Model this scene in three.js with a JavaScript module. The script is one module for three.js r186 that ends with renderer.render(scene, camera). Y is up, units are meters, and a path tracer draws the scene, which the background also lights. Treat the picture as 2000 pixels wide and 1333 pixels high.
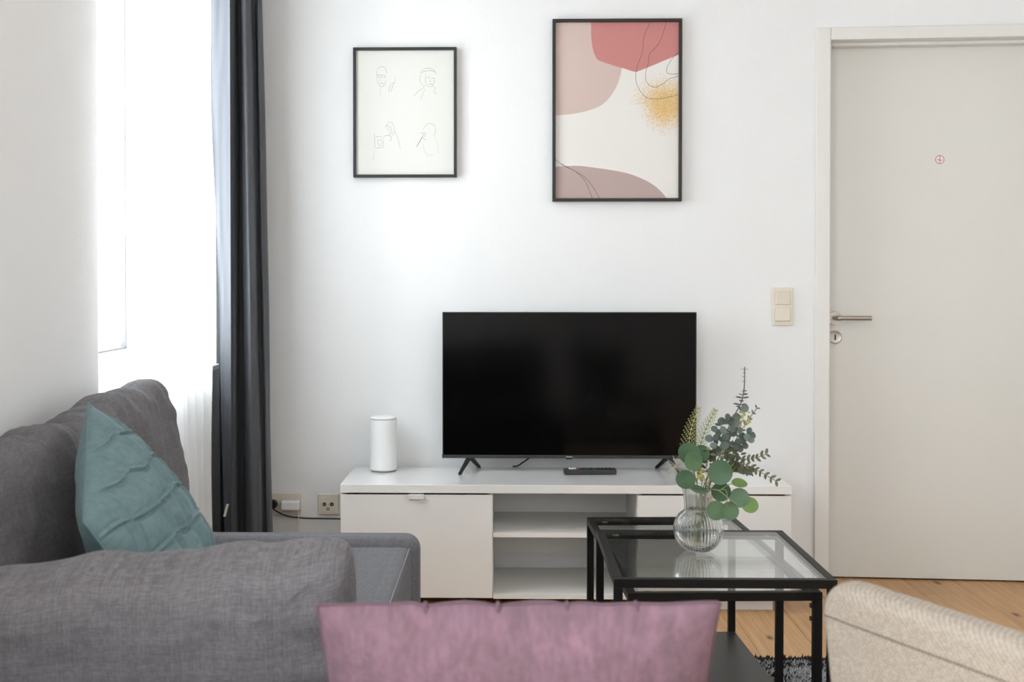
import * as THREE from 'three';
import { RoundedBoxGeometry } from 'three/addons/geometries/RoundedBoxGeometry.js';
import { mergeGeometries, mergeVertices } from 'three/addons/utils/BufferGeometryUtils.js';
import { RectAreaLightUniformsLib } from 'three/addons/lights/RectAreaLightUniformsLib.js';
import { createNoise2D, createNoise3D } from 'simplex-noise';

// ------------------------------------------------------------------ camera, sky, daylight, exposure
const scene = new THREE.Scene();
const renderer = new THREE.WebGLRenderer({ antialias: true });
renderer.toneMapping = THREE.LinearToneMapping;
renderer.toneMappingExposure = 1.32;
renderer.shadowMap.enabled = true;
RectAreaLightUniformsLib.init();

const camera = new THREE.PerspectiveCamera(32.3213, 2000 / 1333, 0.05, 60);
camera.position.set(0, 1.176, 4.563);
camera.rotation.order = 'YXZ';
camera.rotation.set(THREE.MathUtils.degToRad(-0.8), THREE.MathUtils.degToRad(1.2), 0);
camera.setViewOffset(2000, 1333, 61.18, 87.38, 2000, 1333);
camera.focus = 3.7;
camera.userData.fStop = 7;

scene.background = new THREE.Color(0.93, 0.97, 1.0);
scene.backgroundIntensity = 5.0;

// daylight in the openings of the left wall: [centre z, centre y, width, height, intensity]
for (const [z, y, w, h, k] of [[0.755, 1.645, 1.3, 1.6, 8.5], [5.2, 1.4, 2.0, 2.08, 8.5]]) {
  const l = new THREE.RectAreaLight(new THREE.Color(0.94, 0.958, 1.0), k, w, h);
  l.position.set(-1.37, y, z);
  l.lookAt(0, y, z);
  l.castShadow = true;
  scene.add(l);
}

// ------------------------------------------------------------------ helpers
function rng(seed) { let s = seed >>> 0; return () => { s = (s + 0x6D2B79F5) >>> 0; let t = s; t = Math.imul(t ^ (t >>> 15), t | 1); t ^= t + Math.imul(t ^ (t >>> 7), t | 61); return ((t ^ (t >>> 14)) >>> 0) / 4294967296; }; }
const n2 = createNoise2D(rng(11)), n3 = createNoise3D(rng(12));
const used = new Map();
function numbered(name) { const k = used.get(name) || 0; used.set(name, k + 1); return k ? `${name}_${String(k).padStart(3, '0')}` : name; }
function lit(o) { o.castShadow = true; o.receiveShadow = true; return o; }
function part(name, geo, mat, parent, label) { const m = lit(new THREE.Mesh(geo, mat)); m.name = name; parent.add(m); if (label) m.userData.label = label; return m; }
function group(name, label, category, pos = [0, 0, 0], grp) { const g = new THREE.Group(); g.name = numbered(name); g.position.set(...pos); g.userData = { label, category }; if (grp) g.userData.group = grp; scene.add(g); return g; }
function single(name, geo, mat, label, category, grp) { const m = lit(new THREE.Mesh(geo, mat)); m.name = numbered(name); m.userData = { label, category }; if (grp) m.userData.group = grp; scene.add(m); return m; }
function struct(name, geo, mat, label, category = 'room') { const m = lit(new THREE.Mesh(geo, mat)); m.name = name; m.userData = { kind: 'structure', label, category }; scene.add(m); return m; }
const box = (x0, x1, y0, y1, z0, z1) => { const g = new THREE.BoxGeometry(x1 - x0, y1 - y0, z1 - z0); g.translate((x0 + x1) / 2, (y0 + y1) / 2, (z0 + z1) / 2); return metric(g); };
const rbox = (x0, x1, y0, y1, z0, z1, r = 0.003, seg = 2) => { const g = new RoundedBoxGeometry(x1 - x0, y1 - y0, z1 - z0, seg, r); g.translate((x0 + x1) / 2, (y0 + y1) / 2, (z0 + z1) / 2); return metric(g); };
function metric(g) { // uv in metres, by the side a face looks to
  const p = g.attributes.position, n = g.attributes.normal, uv = new Float32Array(p.count * 2);
  for (let i = 0; i < p.count; i++) {
    const ax = Math.abs(n.getX(i)), ay = Math.abs(n.getY(i)), az = Math.abs(n.getZ(i));
    const [a, b] = ax >= ay && ax >= az ? [p.getZ(i), p.getY(i)] : ay >= az ? [p.getX(i), p.getZ(i)] : [p.getX(i), p.getY(i)];
    uv[2 * i] = a; uv[2 * i + 1] = b;
  }
  g.setAttribute('uv', new THREE.BufferAttribute(uv, 2)); return g;
}
const merge = (list) => mergeGeometries(list.map((g) => { const h = g.index ? g.toNonIndexed() : g.clone(); for (const k of Object.keys(h.attributes)) if (!['position', 'normal', 'uv'].includes(k)) h.deleteAttribute(k); return h; }));
const V = (x, y, z) => new THREE.Vector3(x, y, z);
function tube(pts, r, seg = 24, rad = 8) { return new THREE.TubeGeometry(new THREE.CatmullRomCurve3(pts.map((p) => V(...p))), seg, r, rad); }
function cyl(r0, r1, h, seg = 32) { return new THREE.CylinderGeometry(r0, r1, h, seg); }
function bar(a, b, w0, w1) { // tapered bar with rounded section between two points
  const g = new THREE.CylinderGeometry(w1, w0, 1, 10); g.translate(0, 0.5, 0);
  const A = V(...a), B = V(...b), d = B.clone().sub(A), q = new THREE.Quaternion().setFromUnitVectors(V(0, 1, 0), d.clone().normalize());
  g.scale(1, d.length(), 1); g.applyQuaternion(q); g.translate(A.x, A.y, A.z); return g;
}
// textures
function dataTex(w, h, fn, srgb) {
  const d = new Uint8Array(w * h * 4);
  for (let j = 0; j < h; j++) for (let i = 0; i < w; i++) { const c = fn(i, j), k = 4 * (j * w + i); d[k] = Math.max(0, Math.min(255, c[0])); d[k + 1] = Math.max(0, Math.min(255, c[1])); d[k + 2] = Math.max(0, Math.min(255, c[2])); d[k + 3] = 255; }
  const t = new THREE.DataTexture(d, w, h); t.wrapS = t.wrapT = THREE.RepeatWrapping; t.magFilter = THREE.LinearFilter; t.minFilter = THREE.LinearMipmapLinearFilter;
  if (srgb) t.colorSpace = THREE.SRGBColorSpace; t.needsUpdate = true; return t;
}
function scaled(t, metres) { t.repeat.set(1 / metres, 1 / metres); return t; }
const tileNoise = (i, j, w, h, f, s) => { // wraps round both ways
  const a = 2 * Math.PI * i / w, b = 2 * Math.PI * j / h;
  return 0.5 * (n3(Math.cos(a) * f + s, Math.sin(a) * f, Math.cos(b) * f) + n3(Math.sin(b) * f + s, Math.cos(a) * f + 7, Math.sin(a) * f));
};
const std = (o) => new THREE.MeshPhysicalMaterial(o);
const lin = (r, g, b) => new THREE.Color(r, g, b);

// woven slub cloth: colour and relief
function weave(size, metres, base, amp, seed) {
  const R = rng(seed), N = size, per = 4;
  const rows = [], cols = [];
  for (let k = 0; k < N / per; k++) { rows.push([R() - 0.5, R() * 100]); cols.push([R() - 0.5, R() * 100]); }
  const slub = (a, t, id) => a[0] * 1.0 + 0.9 * n2(Math.cos(2 * Math.PI * t / N) * 2.2 + a[1], Math.sin(2 * Math.PI * t / N) * 2.2 + id);
  const val = (i, j) => {
    const r = Math.floor(j / per), c = Math.floor(i / per), over = (r + c) % 2;
    const t = over ? slub(rows[r], i, 3) : slub(cols[c], j, 9);
    const e = over ? Math.abs((j % per) - 1.5) / 2 : Math.abs((i % per) - 1.5) / 2;
    return [t, 1 - e];
  };
  const color = dataTex(N, N, (i, j) => { const [t, e] = val(i, j), k = 1 + amp * t - 0.10 * (1 - e); return base.map((c) => c * k); }, true);
  const bump = dataTex(N, N, (i, j) => { const [t, e] = val(i, j), k = 90 + 100 * e + 40 * t; return [k, k, k]; });
  return [scaled(color, metres), scaled(bump, metres)];
}

// ------------------------------------------------------------------ materials
const M = {};
const plaster = scaled(dataTex(256, 256, (i, j) => { const k = 128 + 60 * tileNoise(i, j, 256, 256, 6, 1) + 40 * tileNoise(i, j, 256, 256, 14, 4); return [k, k, k]; }), 0.35);
M.wall = std({ color: lin(0.875, 0.878, 0.885), roughness: 0.85, bumpMap: plaster, bumpScale: 0.0006 });
M.ceiling = std({ color: lin(0.88, 0.88, 0.88), roughness: 0.9 });
M.lacquer = std({ color: lin(0.80, 0.785, 0.755), roughness: 0.42 });
M.leaf = std({ color: lin(0.76, 0.74, 0.70), roughness: 0.4 });
M.pvc = std({ color: lin(0.85, 0.86, 0.87), roughness: 0.3 });
M.gasket = std({ color: lin(0.12, 0.12, 0.13), roughness: 0.7 });
M.pane = std({ color: lin(0.97, 0.99, 0.98), roughness: 0, transmission: 1, thickness: 0, ior: 1.5 });
M.steel = std({ color: lin(0.42, 0.40, 0.37), metalness: 1, roughness: 0.34 });
M.black = std({ color: lin(0.012, 0.012, 0.013), roughness: 0.45 });
M.gloss = std({ color: lin(0.87, 0.865, 0.855), roughness: 0.16, clearcoat: 0.6, clearcoatRoughness: 0.06 });
M.board = std({ color: lin(0.85, 0.835, 0.815), roughness: 0.45 });
M.cream = std({ color: lin(0.79, 0.72, 0.61), roughness: 0.35 });
M.creamDark = std({ color: lin(0.66, 0.59, 0.48), roughness: 0.4 });
M.white = std({ color: lin(0.83, 0.83, 0.83), roughness: 0.4 });
M.whiteSoft = std({ color: lin(0.86, 0.86, 0.86), roughness: 0.55 });
M.tableFrame = std({ color: lin(0.008, 0.008, 0.008), roughness: 0.42, specularIntensity: 0.28 });
M.tableShelf = std({ color: lin(0.02, 0.019, 0.018), roughness: 0.42 });
M.pad = std({ color: lin(0.16, 0.17, 0.17), roughness: 0.4 });
M.tableGlass = std({ color: lin(0.955, 0.97, 0.963), roughness: 0.0, transmission: 1, thickness: 0, ior: 1.52 });

// oak: grain runs along v; 1 m x 2 m
{
  const R = rng(5), W = 1024, H = 1024, knots = [];
  for (let k = 0; k < 26; k++) knots.push([R(), R() * 2, 0.004 + 0.008 * R()]);
  const grain = (i, j) => {
    const x = i / W, y = 2 * j / H; let wx = x + 0.012 * n2(x * 3, y * 1.3), knot = 0;
    for (const [kx, ky, kr] of knots) { const dx = x - kx, dy = (y - ky) / 2.4, d = Math.hypot(dx, dy); if (d < kr * 5) { wx += 0.012 * Math.exp(-(d / kr) * (d / kr) / 4) * Math.sign(dx || 1); knot += Math.exp(-(d / kr) * (d / kr)); } }
    const fine = n2(wx * 260, y * 5), mid = n2(wx * 60 + 9, y * 1.6), ring = Math.sin(wx * 150 + 3 * n2(wx * 7, y * 0.9)), pore = Math.max(0, n2(wx * 420 + 5, y * 22) - 0.45);
    return 1 + 0.04 * fine + 0.05 * mid + 0.018 * ring - 0.2 * pore - 0.62 * Math.min(1, knot);
  };
  const oakTex = dataTex(W, H, (i, j) => { const g = grain(i, j); return [203 * g, 159 * Math.pow(g, 1.15), 111 * Math.pow(g, 1.3)]; }, true);
  oakTex.repeat.set(1, 0.5);
  const tones = [[1, 1, 1], [0.94, 0.93, 0.92], [1.0, 0.97, 0.94], [0.9, 0.88, 0.86]];
  M.oak = tones.map((c) => std({ color: lin(...c), map: oakTex, roughness: 0.42 }));
}
const [greyTex, greyBump] = weave(1024, 0.30, [118, 117, 120], 0.17, 21);
M.sofa = std({ color: lin(1.0, 1.01, 1.06), map: greyTex, bumpMap: greyBump, bumpScale: 0.0006, roughness: 0.95, sheen: 0.25, sheenColor: lin(0.6, 0.6, 0.65), sheenRoughness: 0.6 });
M.cushion = std({ color: lin(0.88, 0.85, 0.86), map: greyTex, bumpMap: greyBump, bumpScale: 0.0006, roughness: 0.95, sheen: 0.2, sheenColor: lin(0.6, 0.6, 0.62), sheenRoughness: 0.6 });
M.piping = std({ color: lin(0.26, 0.26, 0.28), roughness: 0.9 });
{ // mottled velvet, linen-velvet
  const pink = scaled(dataTex(512, 512, (i, j) => { const a = tileNoise(i, j, 512, 512, 2.2, 3), b = tileNoise(i, j, 512, 512, 7, 5), c = tileNoise(i, j, 512, 512, 30, 8), k = 1 + 0.11 * a + 0.09 * b + 0.03 * c; return [117 * k, 93 * k * (1 - 0.02 * a), 105 * k]; }, true), 0.5);
  const pinkB = scaled(dataTex(512, 512, (i, j) => { const k = 128 + 90 * tileNoise(i, j, 512, 512, 40, 2); return [k, k, k]; }), 0.25);
  M.pink = std({ color: lin(0.98, 0.95, 0.96), map: pink, bumpMap: pinkB, bumpScale: 0.0008, roughness: 0.9, sheen: 0.3, sheenColor: lin(0.55, 0.45, 0.5), sheenRoughness: 0.45 });
  const teal = scaled(dataTex(512, 512, (i, j) => { const a = tileNoise(i, j, 512, 512, 3, 13), c = tileNoise(i, j, 512, 512, 34, 18), k = 1 + 0.06 * a + 0.05 * c; return [106 * k, 130 * k, 135 * k]; }, true), 0.3);
  M.teal = std({ color: lin(1, 1, 1), map: teal, roughness: 0.9, sheen: 0.4, sheenColor: lin(0.5, 0.65, 0.65), sheenRoughness: 0.45 });
  const twill = (i, j) => { const c = Math.floor(i / 8), r = Math.floor(j / 8), over = (c + r) % 3 !== 0, e = Math.hypot((i % 8) - 3.5, (j % 8) - 3.5) / 5; return [over, e, n2(c * 1.7, r * 1.3 + c)]; };
  const bc = scaled(dataTex(768, 768, (i, j) => { const [o, e, n] = twill(i, j), k = (o ? 1.03 : 0.89) * (1 - 0.08 * e) + 0.09 * n; return [163 * k, 152 * k, 141 * k]; }, true), 0.26);
  const bb = scaled(dataTex(768, 768, (i, j) => { const [o, e] = twill(i, j), k = (o ? 200 : 110) - 60 * e; return [k, k, k]; }), 0.26);
  M.beige = std({ color: lin(1, 1, 1), map: bc, bumpMap: bb, bumpScale: 0.0004, roughness: 0.95 });
}
M.beigeThread = std({ color: lin(0.12, 0.10, 0.085), roughness: 0.9 });
const drapeBump = scaled(dataTex(256, 256, (i, j) => { const k = 128 + 50 * Math.sin(i * Math.PI / 2) + 30 * n2(i * 0.3, j * 0.02); return [k, k, k]; }), 0.08);
M.drape = std({ color: lin(0.062, 0.066, 0.076), roughness: 0.62, sheen: 0.5, sheenColor: lin(0.35, 0.37, 0.42), sheenRoughness: 0.5, bumpMap: drapeBump, bumpScale: 0.0002 });
M.drapeLining = std({ color: lin(0.062, 0.066, 0.078), roughness: 0.8 });
M.sheer = std({ color: lin(0.93, 0.94, 0.95), roughness: 0.95, transmission: 0.55, thickness: 0, side: THREE.DoubleSide });
M.tag = std({ color: lin(0.72, 0.68, 0.58), roughness: 0.7 });

// ------------------------------------------------------------------ the room
const ROOM = { x0: -1.1, x1: 2.6, z1: 6.4, h: 2.75 };
const BEND = 1.19, TURN = THREE.MathUtils.degToRad(-4); // the wall with the door stands at a slight angle to the one with the television
{
  const floor = struct('floor', box(-1.4, 3.2, -0.2, -0.0141, -0.4, 7.3), M.board, 'oak plank floor', 'floor');
  const pw = 0.19, pl = 2.2, t = 0.014, c = 0.002, R = rng(77);
  const plankGeo = (u0, v0) => { // chamfered board, uv in metres
    const w = pw / 2 - 0.0003, l = pl / 2 - 0.0003, T = [[-w + c, 0, -l + c], [w - c, 0, -l + c], [w - c, 0, l - c], [-w + c, 0, l - c]], E2 = [[-w, -c, -l], [w, -c, -l], [w, -c, l], [-w, -c, l]], B = E2.map((p) => [p[0], -t, p[2]]);
    const pos = [], uv = [], quad = (...q) => { for (const k of [0, 2, 1, 0, 3, 2]) { pos.push(...q[k]); uv.push(q[k][0] + u0, q[k][2] + v0); } };
    quad(...T); for (let k = 0; k < 4; k++) { const n = (k + 1) % 4; quad(E2[k], E2[n], T[n], T[k]); quad(B[k], B[n], E2[n], E2[k]); }
    const g = new THREE.BufferGeometry(); g.setAttribute('position', new THREE.Float32BufferAttribute(pos, 3)); g.setAttribute('uv', new THREE.Float32BufferAttribute(uv, 2)); g.computeVertexNormals(); return g;
  };
  const variants = Array.from({ length: 6 }, () => plankGeo(R(), R() * 2));
  let k = 0;
  for (let x = -1.1 + pw / 2; x < 2.95; x += pw) for (let z = -0.35 - pl * R(); z < 7.0; z += pl) {
    if (z + pl < -0.2) continue;
    const p = part('plank', variants[Math.floor(R() * 6)], M.oak[Math.floor(R() * 4)], floor); p.position.set(x, 0, z + pl / 2); k++;
  }
  struct('ceiling', box(-1.4, 3.2, ROOM.h, ROOM.h + 0.2, -0.4, 7.3), M.ceiling, 'plain white ceiling', 'ceiling');
  struct('wall_back', box(-1.4, BEND, 0, ROOM.h, -0.3, 0), M.wall, 'white plastered wall behind the television', 'wall');
  const L = (ROOM.x1 + 0.1 - BEND) / Math.cos(TURN);
  const wb = struct('wall_back_right', merge([box(0, 0.03, 0, ROOM.h, -0.17, 0), box(0.925, L, 0, ROOM.h, -0.17, 0), box(0.03, 0.925, 2.115, ROOM.h, -0.17, 0), box(0, L, 0, ROOM.h, -0.32, -0.17)]), M.wall, 'white plastered wall round the door', 'wall');
  wb.position.set(BEND, 0, 0); wb.rotation.y = TURN;
  struct('wall_right', box(ROOM.x1, ROOM.x1 + 0.2, 0, ROOM.h, -0.3, ROOM.z1), M.wall, 'white wall at the right side of the room', 'wall');
  struct('wall_rear', box(-1.4, ROOM.x1 + 0.2, 0, ROOM.h, ROOM.z1, ROOM.z1 + 0.2), M.wall, 'white wall behind the camera', 'wall');
  const y0 = 0.84, y1 = 2.45;
  struct('wall_left', merge([box(-1.4, -1.1, 0, y0, 0.105, 1.405), box(-1.4, -1.1, y1, ROOM.h, 0.105, 1.405), box(-1.4, -1.1, 0, ROOM.h, 0, 0.105), box(-1.4, -1.1, 0, ROOM.h, 1.405, 4.19), box(-1.4, -1.1, 0, 0.35, 4.19, 6.21), box(-1.4, -1.1, y1, ROOM.h, 4.19, 6.21), box(-1.4, -1.1, 0, ROOM.h, 6.21, ROOM.z1)]), M.wall, 'white wall with the curtained window', 'wall');
  struct('baseboard_back', rbox(-1.1, BEND - 0.01, 0, 0.055, 0, 0.014, 0.003), M.lacquer, 'low white skirting under the television wall', 'baseboard');
  const bl = struct('baseboard_left', rbox(-1.1, -1.086, 0, 0.055, 0.015, ROOM.z1, 0.003), M.lacquer, 'low white skirting under the window wall', 'baseboard');

  const window_ = (name, z0, z1, label, y0 = 0.84) => {
    const w = new THREE.Group(); w.name = name; w.position.set(-1.1, y0, (z0 + z1) / 2); w.userData = { kind: 'structure', label, category: 'window' }; scene.add(w);
    const hw = (z1 - z0) / 2, H = y1 - y0, xa = -0.19, xb = -0.10;
    part('window_frame', merge([box(xa, xb, 0, 0.05, -hw, hw), box(xa, xb, H - 0.05, H, -hw, hw), box(xa, xb, 0.05, H - 0.05, -hw, -hw + 0.05), box(xa, xb, 0.05, H - 0.05, hw - 0.05, hw)]), M.pvc, w);
    for (const s of [-1, 1]) {
      const a = s < 0 ? -hw + 0.05 : 0.002, b = s < 0 ? -0.002 : hw - 0.05, st = 0.066, lo = 0.05, hi = H - 0.05, x0 = -0.175, x1 = -0.085;
      const sash = part('sash', merge([box(x0, x1, lo, lo + st, a, b), box(x0, x1, hi - st, hi, a, b), box(x0, x1, lo + st, hi - st, a, a + st), box(x0, x1, lo + st, hi - st, b - st, b)]), M.pvc, w);
      part('pane', box(-0.134, -0.128, lo + st - 0.004, hi - st + 0.004, a + st - 0.004, b - st + 0.004), M.pane, sash);
      part('gasket', merge([box(-0.128, -0.112, lo + st, lo + st + 0.006, a + st, b - st), box(-0.128, -0.112, lo + st, hi - st, a + st, a + st + 0.006), box(-0.128, -0.112, lo + st, hi - st, b - st - 0.006, b - st)]), M.gasket, sash);
    }
    part('window_handle', merge([rbox(-0.085, -0.077, 0.62, 0.69, 0.022, 0.048, 0.003), rbox(-0.077, -0.045, 0.648, 0.664, 0.027, 0.043, 0.003), rbox(-0.058, -0.045, 0.54, 0.664, 0.027, 0.043, 0.004)]), M.pvc, w);
    part('window_sill', rbox(-0.11, 0.02, -0.001, 0.018, -hw + 0.001, hw - 0.001, 0.004), M.pvc, w);
  };
  window_('window_1', 0.105, 1.405, 'white casement window behind the sheer curtain');
  window_('window_2', 4.19, 6.21, 'tall white casement window farther along the left wall', 0.35);

  // door: frame with casing, recessed leaf, handle and lock rose
  const d = new THREE.Group(); d.name = 'door_1'; d.position.set(BEND, 0, 0); d.rotation.y = TURN; d.userData = { kind: 'structure', label: 'off-white flush door with a steel lever handle', category: 'door' }; scene.add(d);
  const iw = 0.84, i0 = 0.056, i1 = i0 + iw, ih = 2.094, cw = 0.055, ct = 0.048;
  part('casing', merge([rbox(i0 - cw, i0, 0, ih + ct, 0, 0.018, 0.004), rbox(i1, i1 + cw, 0, ih + ct, 0, 0.018, 0.004), rbox(i0, i1, ih, ih + ct, 0, 0.018, 0.004)]), M.lacquer, d);
  part('door_frame', merge([box(0.031, i0 - 0.0005, 0, ih, -0.168, 0), box(i1 + 0.0005, 0.924, 0, ih, -0.168, 0), box(0.031, 0.924, ih + 0.0005, 2.114, -0.168, 0), box(i0, i0 + 0.014, 0, ih - 0.012, -0.094, -0.045), box(i1 - 0.014, i1, 0, ih - 0.012, -0.094, -0.045), box(i0, i1, ih - 0.012, ih, -0.094, -0.045)]), M.lacquer, d);
  part('door_leaf', rbox(i0 + 0.003, i1 - 0.003, 0.006, ih - 0.006, -0.14, -0.0965, 0.002), M.leaf, d);
  const h = new THREE.Group(); h.name = 'door_handle'; h.position.set(0.096, 1.027, -0.0965); d.add(h);
  const rose = cyl(0.0255, 0.0262, 0.009, 40); rose.rotateX(Math.PI / 2); rose.translate(0, 0, 0.0045); part('handle_rose', rose, M.steel, h);
  part('handle_lever', merge([tube([[0, 0, 0.006], [0, 0, 0.03], [0.002, 0, 0.044], [0.012, 0, 0.05], [0.03, 0, 0.05]], 0.0092, 24, 16), (() => { const g = cyl(0.0092, 0.0092, 0.1, 24); g.rotateZ(Math.PI / 2); g.translate(0.08, 0, 0.05); return g; })()]), M.steel, h);
  const lk = new THREE.Group(); lk.name = 'lock_rose'; lk.position.set(0.098, 0.951, -0.0965); d.add(lk);
  const pr = [[0.001, 0.006], [0.018, 0.006], [0.021, 0.0085], [0.0245, 0.0085], [0.026, 0.006], [0.026, 0]].map(([r, y]) => new THREE.Vector2(r, y));
  const lr = new THREE.LatheGeometry(pr.reverse(), 40); lr.rotateX(Math.PI / 2); part('rose_plate', lr, M.steel, lk);
  part('keyhole', merge([box(-0.0028, 0.0028, -0.0115, 0.004, 0.0055, 0.0066), (() => { const g = cyl(0.0036, 0.0036, 0.0011, 20); g.rotateX(Math.PI / 2); g.translate(0, 0.006, 0.006); return g.index ? g : g; })()].map((g) => g)), M.black, lk);
}

// small print stuck to the door: no-smoking mark
{
  const c = document.createElement('canvas'); c.width = c.height = 256; const x = c.getContext('2d');
  x.fillStyle = '#f1e6e2'; x.fillRect(0, 0, 256, 256);
  x.strokeStyle = '#5b5350'; x.lineWidth = 16; x.beginPath(); x.moveTo(58, 132); x.lineTo(150, 142); x.stroke(); x.strokeStyle = '#7d736c'; x.beginPath(); x.moveTo(150, 142); x.lineTo(202, 146); x.stroke();
  x.strokeStyle = '#a3232c'; x.lineWidth = 15; x.beginPath(); x.arc(128, 128, 112, 0, Math.PI * 2); x.stroke(); x.beginPath(); x.moveTo(128, 16); x.lineTo(128, 240); x.stroke();
  const t = new THREE.CanvasTexture(c); t.colorSpace = THREE.SRGBColorSpace;
  const g = new THREE.CylinderGeometry(0.0175, 0.0175, 0.0006, 48); g.rotateX(Math.PI / 2);
  { const p = g.attributes.position, uv = g.attributes.uv; for (let i = 0; i < p.count; i++) uv.setXY(i, 0.5 + p.getX(i) / 0.036, 0.5 + p.getY(i) / 0.036); }
  const s = single('no_smoking_sticker', g, std({ map: t, roughness: 0.5 }), 'small round red no-smoking sticker on the white door', 'sticker');
  const p = V(0.494, 1.644, -0.0962).applyAxisAngle(V(0, 1, 0), TURN); s.position.set(BEND + p.x, p.y, p.z); s.rotation.y = TURN;
}

// flush lamp on the ceiling, above and behind the tables, out of the frame
{
  const l = group('ceiling_lamp', 'round white flush lamp on the ceiling over the seating', 'lamp', [1.2, ROOM.h - 0.085, 3.3]);
  part('lamp_base', (() => { const g = cyl(0.16, 0.16, 0.03, 48); g.translate(0, 0.07, 0); return g; })(), M.white, l);
  part('lamp_shade', new THREE.LatheGeometry([[0.001, 0.006], [0.1, 0.008], [0.17, 0.022], [0.192, 0.045], [0.192, 0.055]].map(([a, b]) => new THREE.Vector2(a, b)), 48), std({ color: lin(0.9, 0.88, 0.84), roughness: 0.5, emissive: lin(1, 0.85, 0.68), emissiveIntensity: 2.0 }), l);
  const a = new THREE.RectAreaLight(new THREE.Color(1, 0.90, 0.80), 8, 0.34, 0.34); a.position.set(1.2, ROOM.h - 0.095, 3.3); a.lookAt(1.2, 0, 3.3); a.castShadow = true; scene.add(a);
}

// ------------------------------------------------------------------ curtains
function sheet(fn, nu, nv, thick = 0) { // grid from fn(u, v) -> [x, y, z]
  const pos = [], idx = [], uv = [];
  for (let j = 0; j <= nv; j++) for (let i = 0; i <= nu; i++) { pos.push(...fn(i / nu, j / nv)); uv.push(i / nu, 2.5 * j / nv); }
  for (let j = 0; j < nv; j++) for (let i = 0; i < nu; i++) { const a = j * (nu + 1) + i, b = a + 1, c = a + nu + 1, d = c + 1; idx.push(a, b, d, a, d, c); }
  const g = new THREE.BufferGeometry(); g.setAttribute('position', new THREE.Float32BufferAttribute(pos, 3)); g.setAttribute('uv', new THREE.Float32BufferAttribute(uv, 2)); g.setIndex(idx); g.computeVertexNormals();
  if (!thick) return g;
  const n = g.attributes.normal, p2 = new Float32Array(pos.length), N = pos.length / 3;
  for (let i = 0; i < N; i++) { p2[3 * i] = pos[3 * i] - n.getX(i) * thick; p2[3 * i + 1] = pos[3 * i + 1] - n.getY(i) * thick; p2[3 * i + 2] = pos[3 * i + 2] - n.getZ(i) * thick; }
  const all = [...pos, ...p2], ix = [...idx]; for (let k = 0; k < idx.length; k += 3) ix.push(idx[k] + N, idx[k + 2] + N, idx[k + 1] + N);
  const rim = (a, b) => ix.push(a, a + N, b + N, a, b + N, b);
  for (let i = 0; i < nu; i++) { rim(i + 1, i); rim(nv * (nu + 1) + i, nv * (nu + 1) + i + 1); }
  for (let j = 0; j < nv; j++) { rim(j * (nu + 1), (j + 1) * (nu + 1)); rim((j + 1) * (nu + 1) + nu, j * (nu + 1) + nu); }
  const h = new THREE.BufferGeometry(); h.setAttribute('position', new THREE.Float32BufferAttribute(all, 3)); h.setAttribute('uv', new THREE.Float32BufferAttribute([...uv, ...uv], 2)); h.setIndex(ix); h.computeVertexNormals(); return h;
}
{
  const top = 2.70, bot = 0.02;
  const path = [[-0.972, 0.408], [-0.966, 0.36], [-0.972, 0.29], [-0.955, 0.28], [-0.932, 0.345], [-0.903, 0.372], [-0.884, 0.345], [-0.886, 0.27], [-0.874, 0.265], [-0.865, 0.285], [-0.858, 0.24], [-0.885, 0.14], [-0.93, 0.05], [-1.0, 0.025], [-1.045, 0.06], [-1.055, 0.16], [-1.052, 0.25]];
  const crv = new THREE.CatmullRomCurve3(path.map(([x, z]) => V(x, 0, z)), false, 'centripetal');
  const pts = crv.getPoints(150);
  const drape = group('blackout_curtain', 'dark grey blackout curtain gathered beside the window', 'curtain', [-0.95, bot, 0.27]);
  const fold = sheet((u, v) => {
    const p = pts[Math.round(u * 150)], y = v * (top - bot), right = Math.max(0, Math.min(1, (p.x + 0.96) / 0.07)), w = u < 0.03 ? 0 : 0.005 * n2(u * 9, y * 0.8);
    return [p.x + 0.95 - 0.044 * v * right + w, y, p.z - 0.27 + w];
  }, 150, 60, 0.0025);
  part('drape', fold, M.drape, drape);
  part('hem_strip', sheet((u, v) => { // lighter turned-back edge facing the window
    const y = 0.02 + v * (top - bot - 0.02), a = -0.996 - 0.052 * Math.min(1, v * 1.5) - 0.003 * Math.sin(y * 4), b = -0.9735;
    return [a + (b - a) * u + 0.95, y, 0.105 + 0.034 * u + 0.004 * n2(u * 2, y * 2) * (1 - u)];
  }, 8, 60, 0.002), M.drapeLining, drape, 'pale grey turned-back edge');
  part('care_label', sheet((u, v) => [-0.040 + 0.010 * u - 0.012 * (1 - v), 0.315 + 0.045 * v, 0.142 + 0.004 * u], 2, 4, 0.0008), M.tag, drape, 'cream fabric tag');
  single('sheer_curtain', sheet((u, v) => {
    const y = bot + v * (top - bot), z = 1.335 - 0.835 * u, a = 0.010 + 0.006 * n2(z * 3, 1);
    return [-1.02 + a * Math.sin(z * 62 + 1.4 * n2(z * 4, y * 0.3)) + 0.006 * n2(z * 5, y), y, z + 0.01 * n2(y * 0.9, 4) * (1 - u)];
  }, 260, 30), M.sheer, 'white translucent sheer curtain hanging over the window', 'curtain');
  const rail = group('curtain_rail', 'white ceiling rail carrying the curtains', 'curtain rail', [-0.98, 2.705, 0.9]);
  part('rail', rbox(-0.06, 0.045, 0.0, 0.045, -0.85, 0.75, 0.004), M.white, rail);
}

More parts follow.
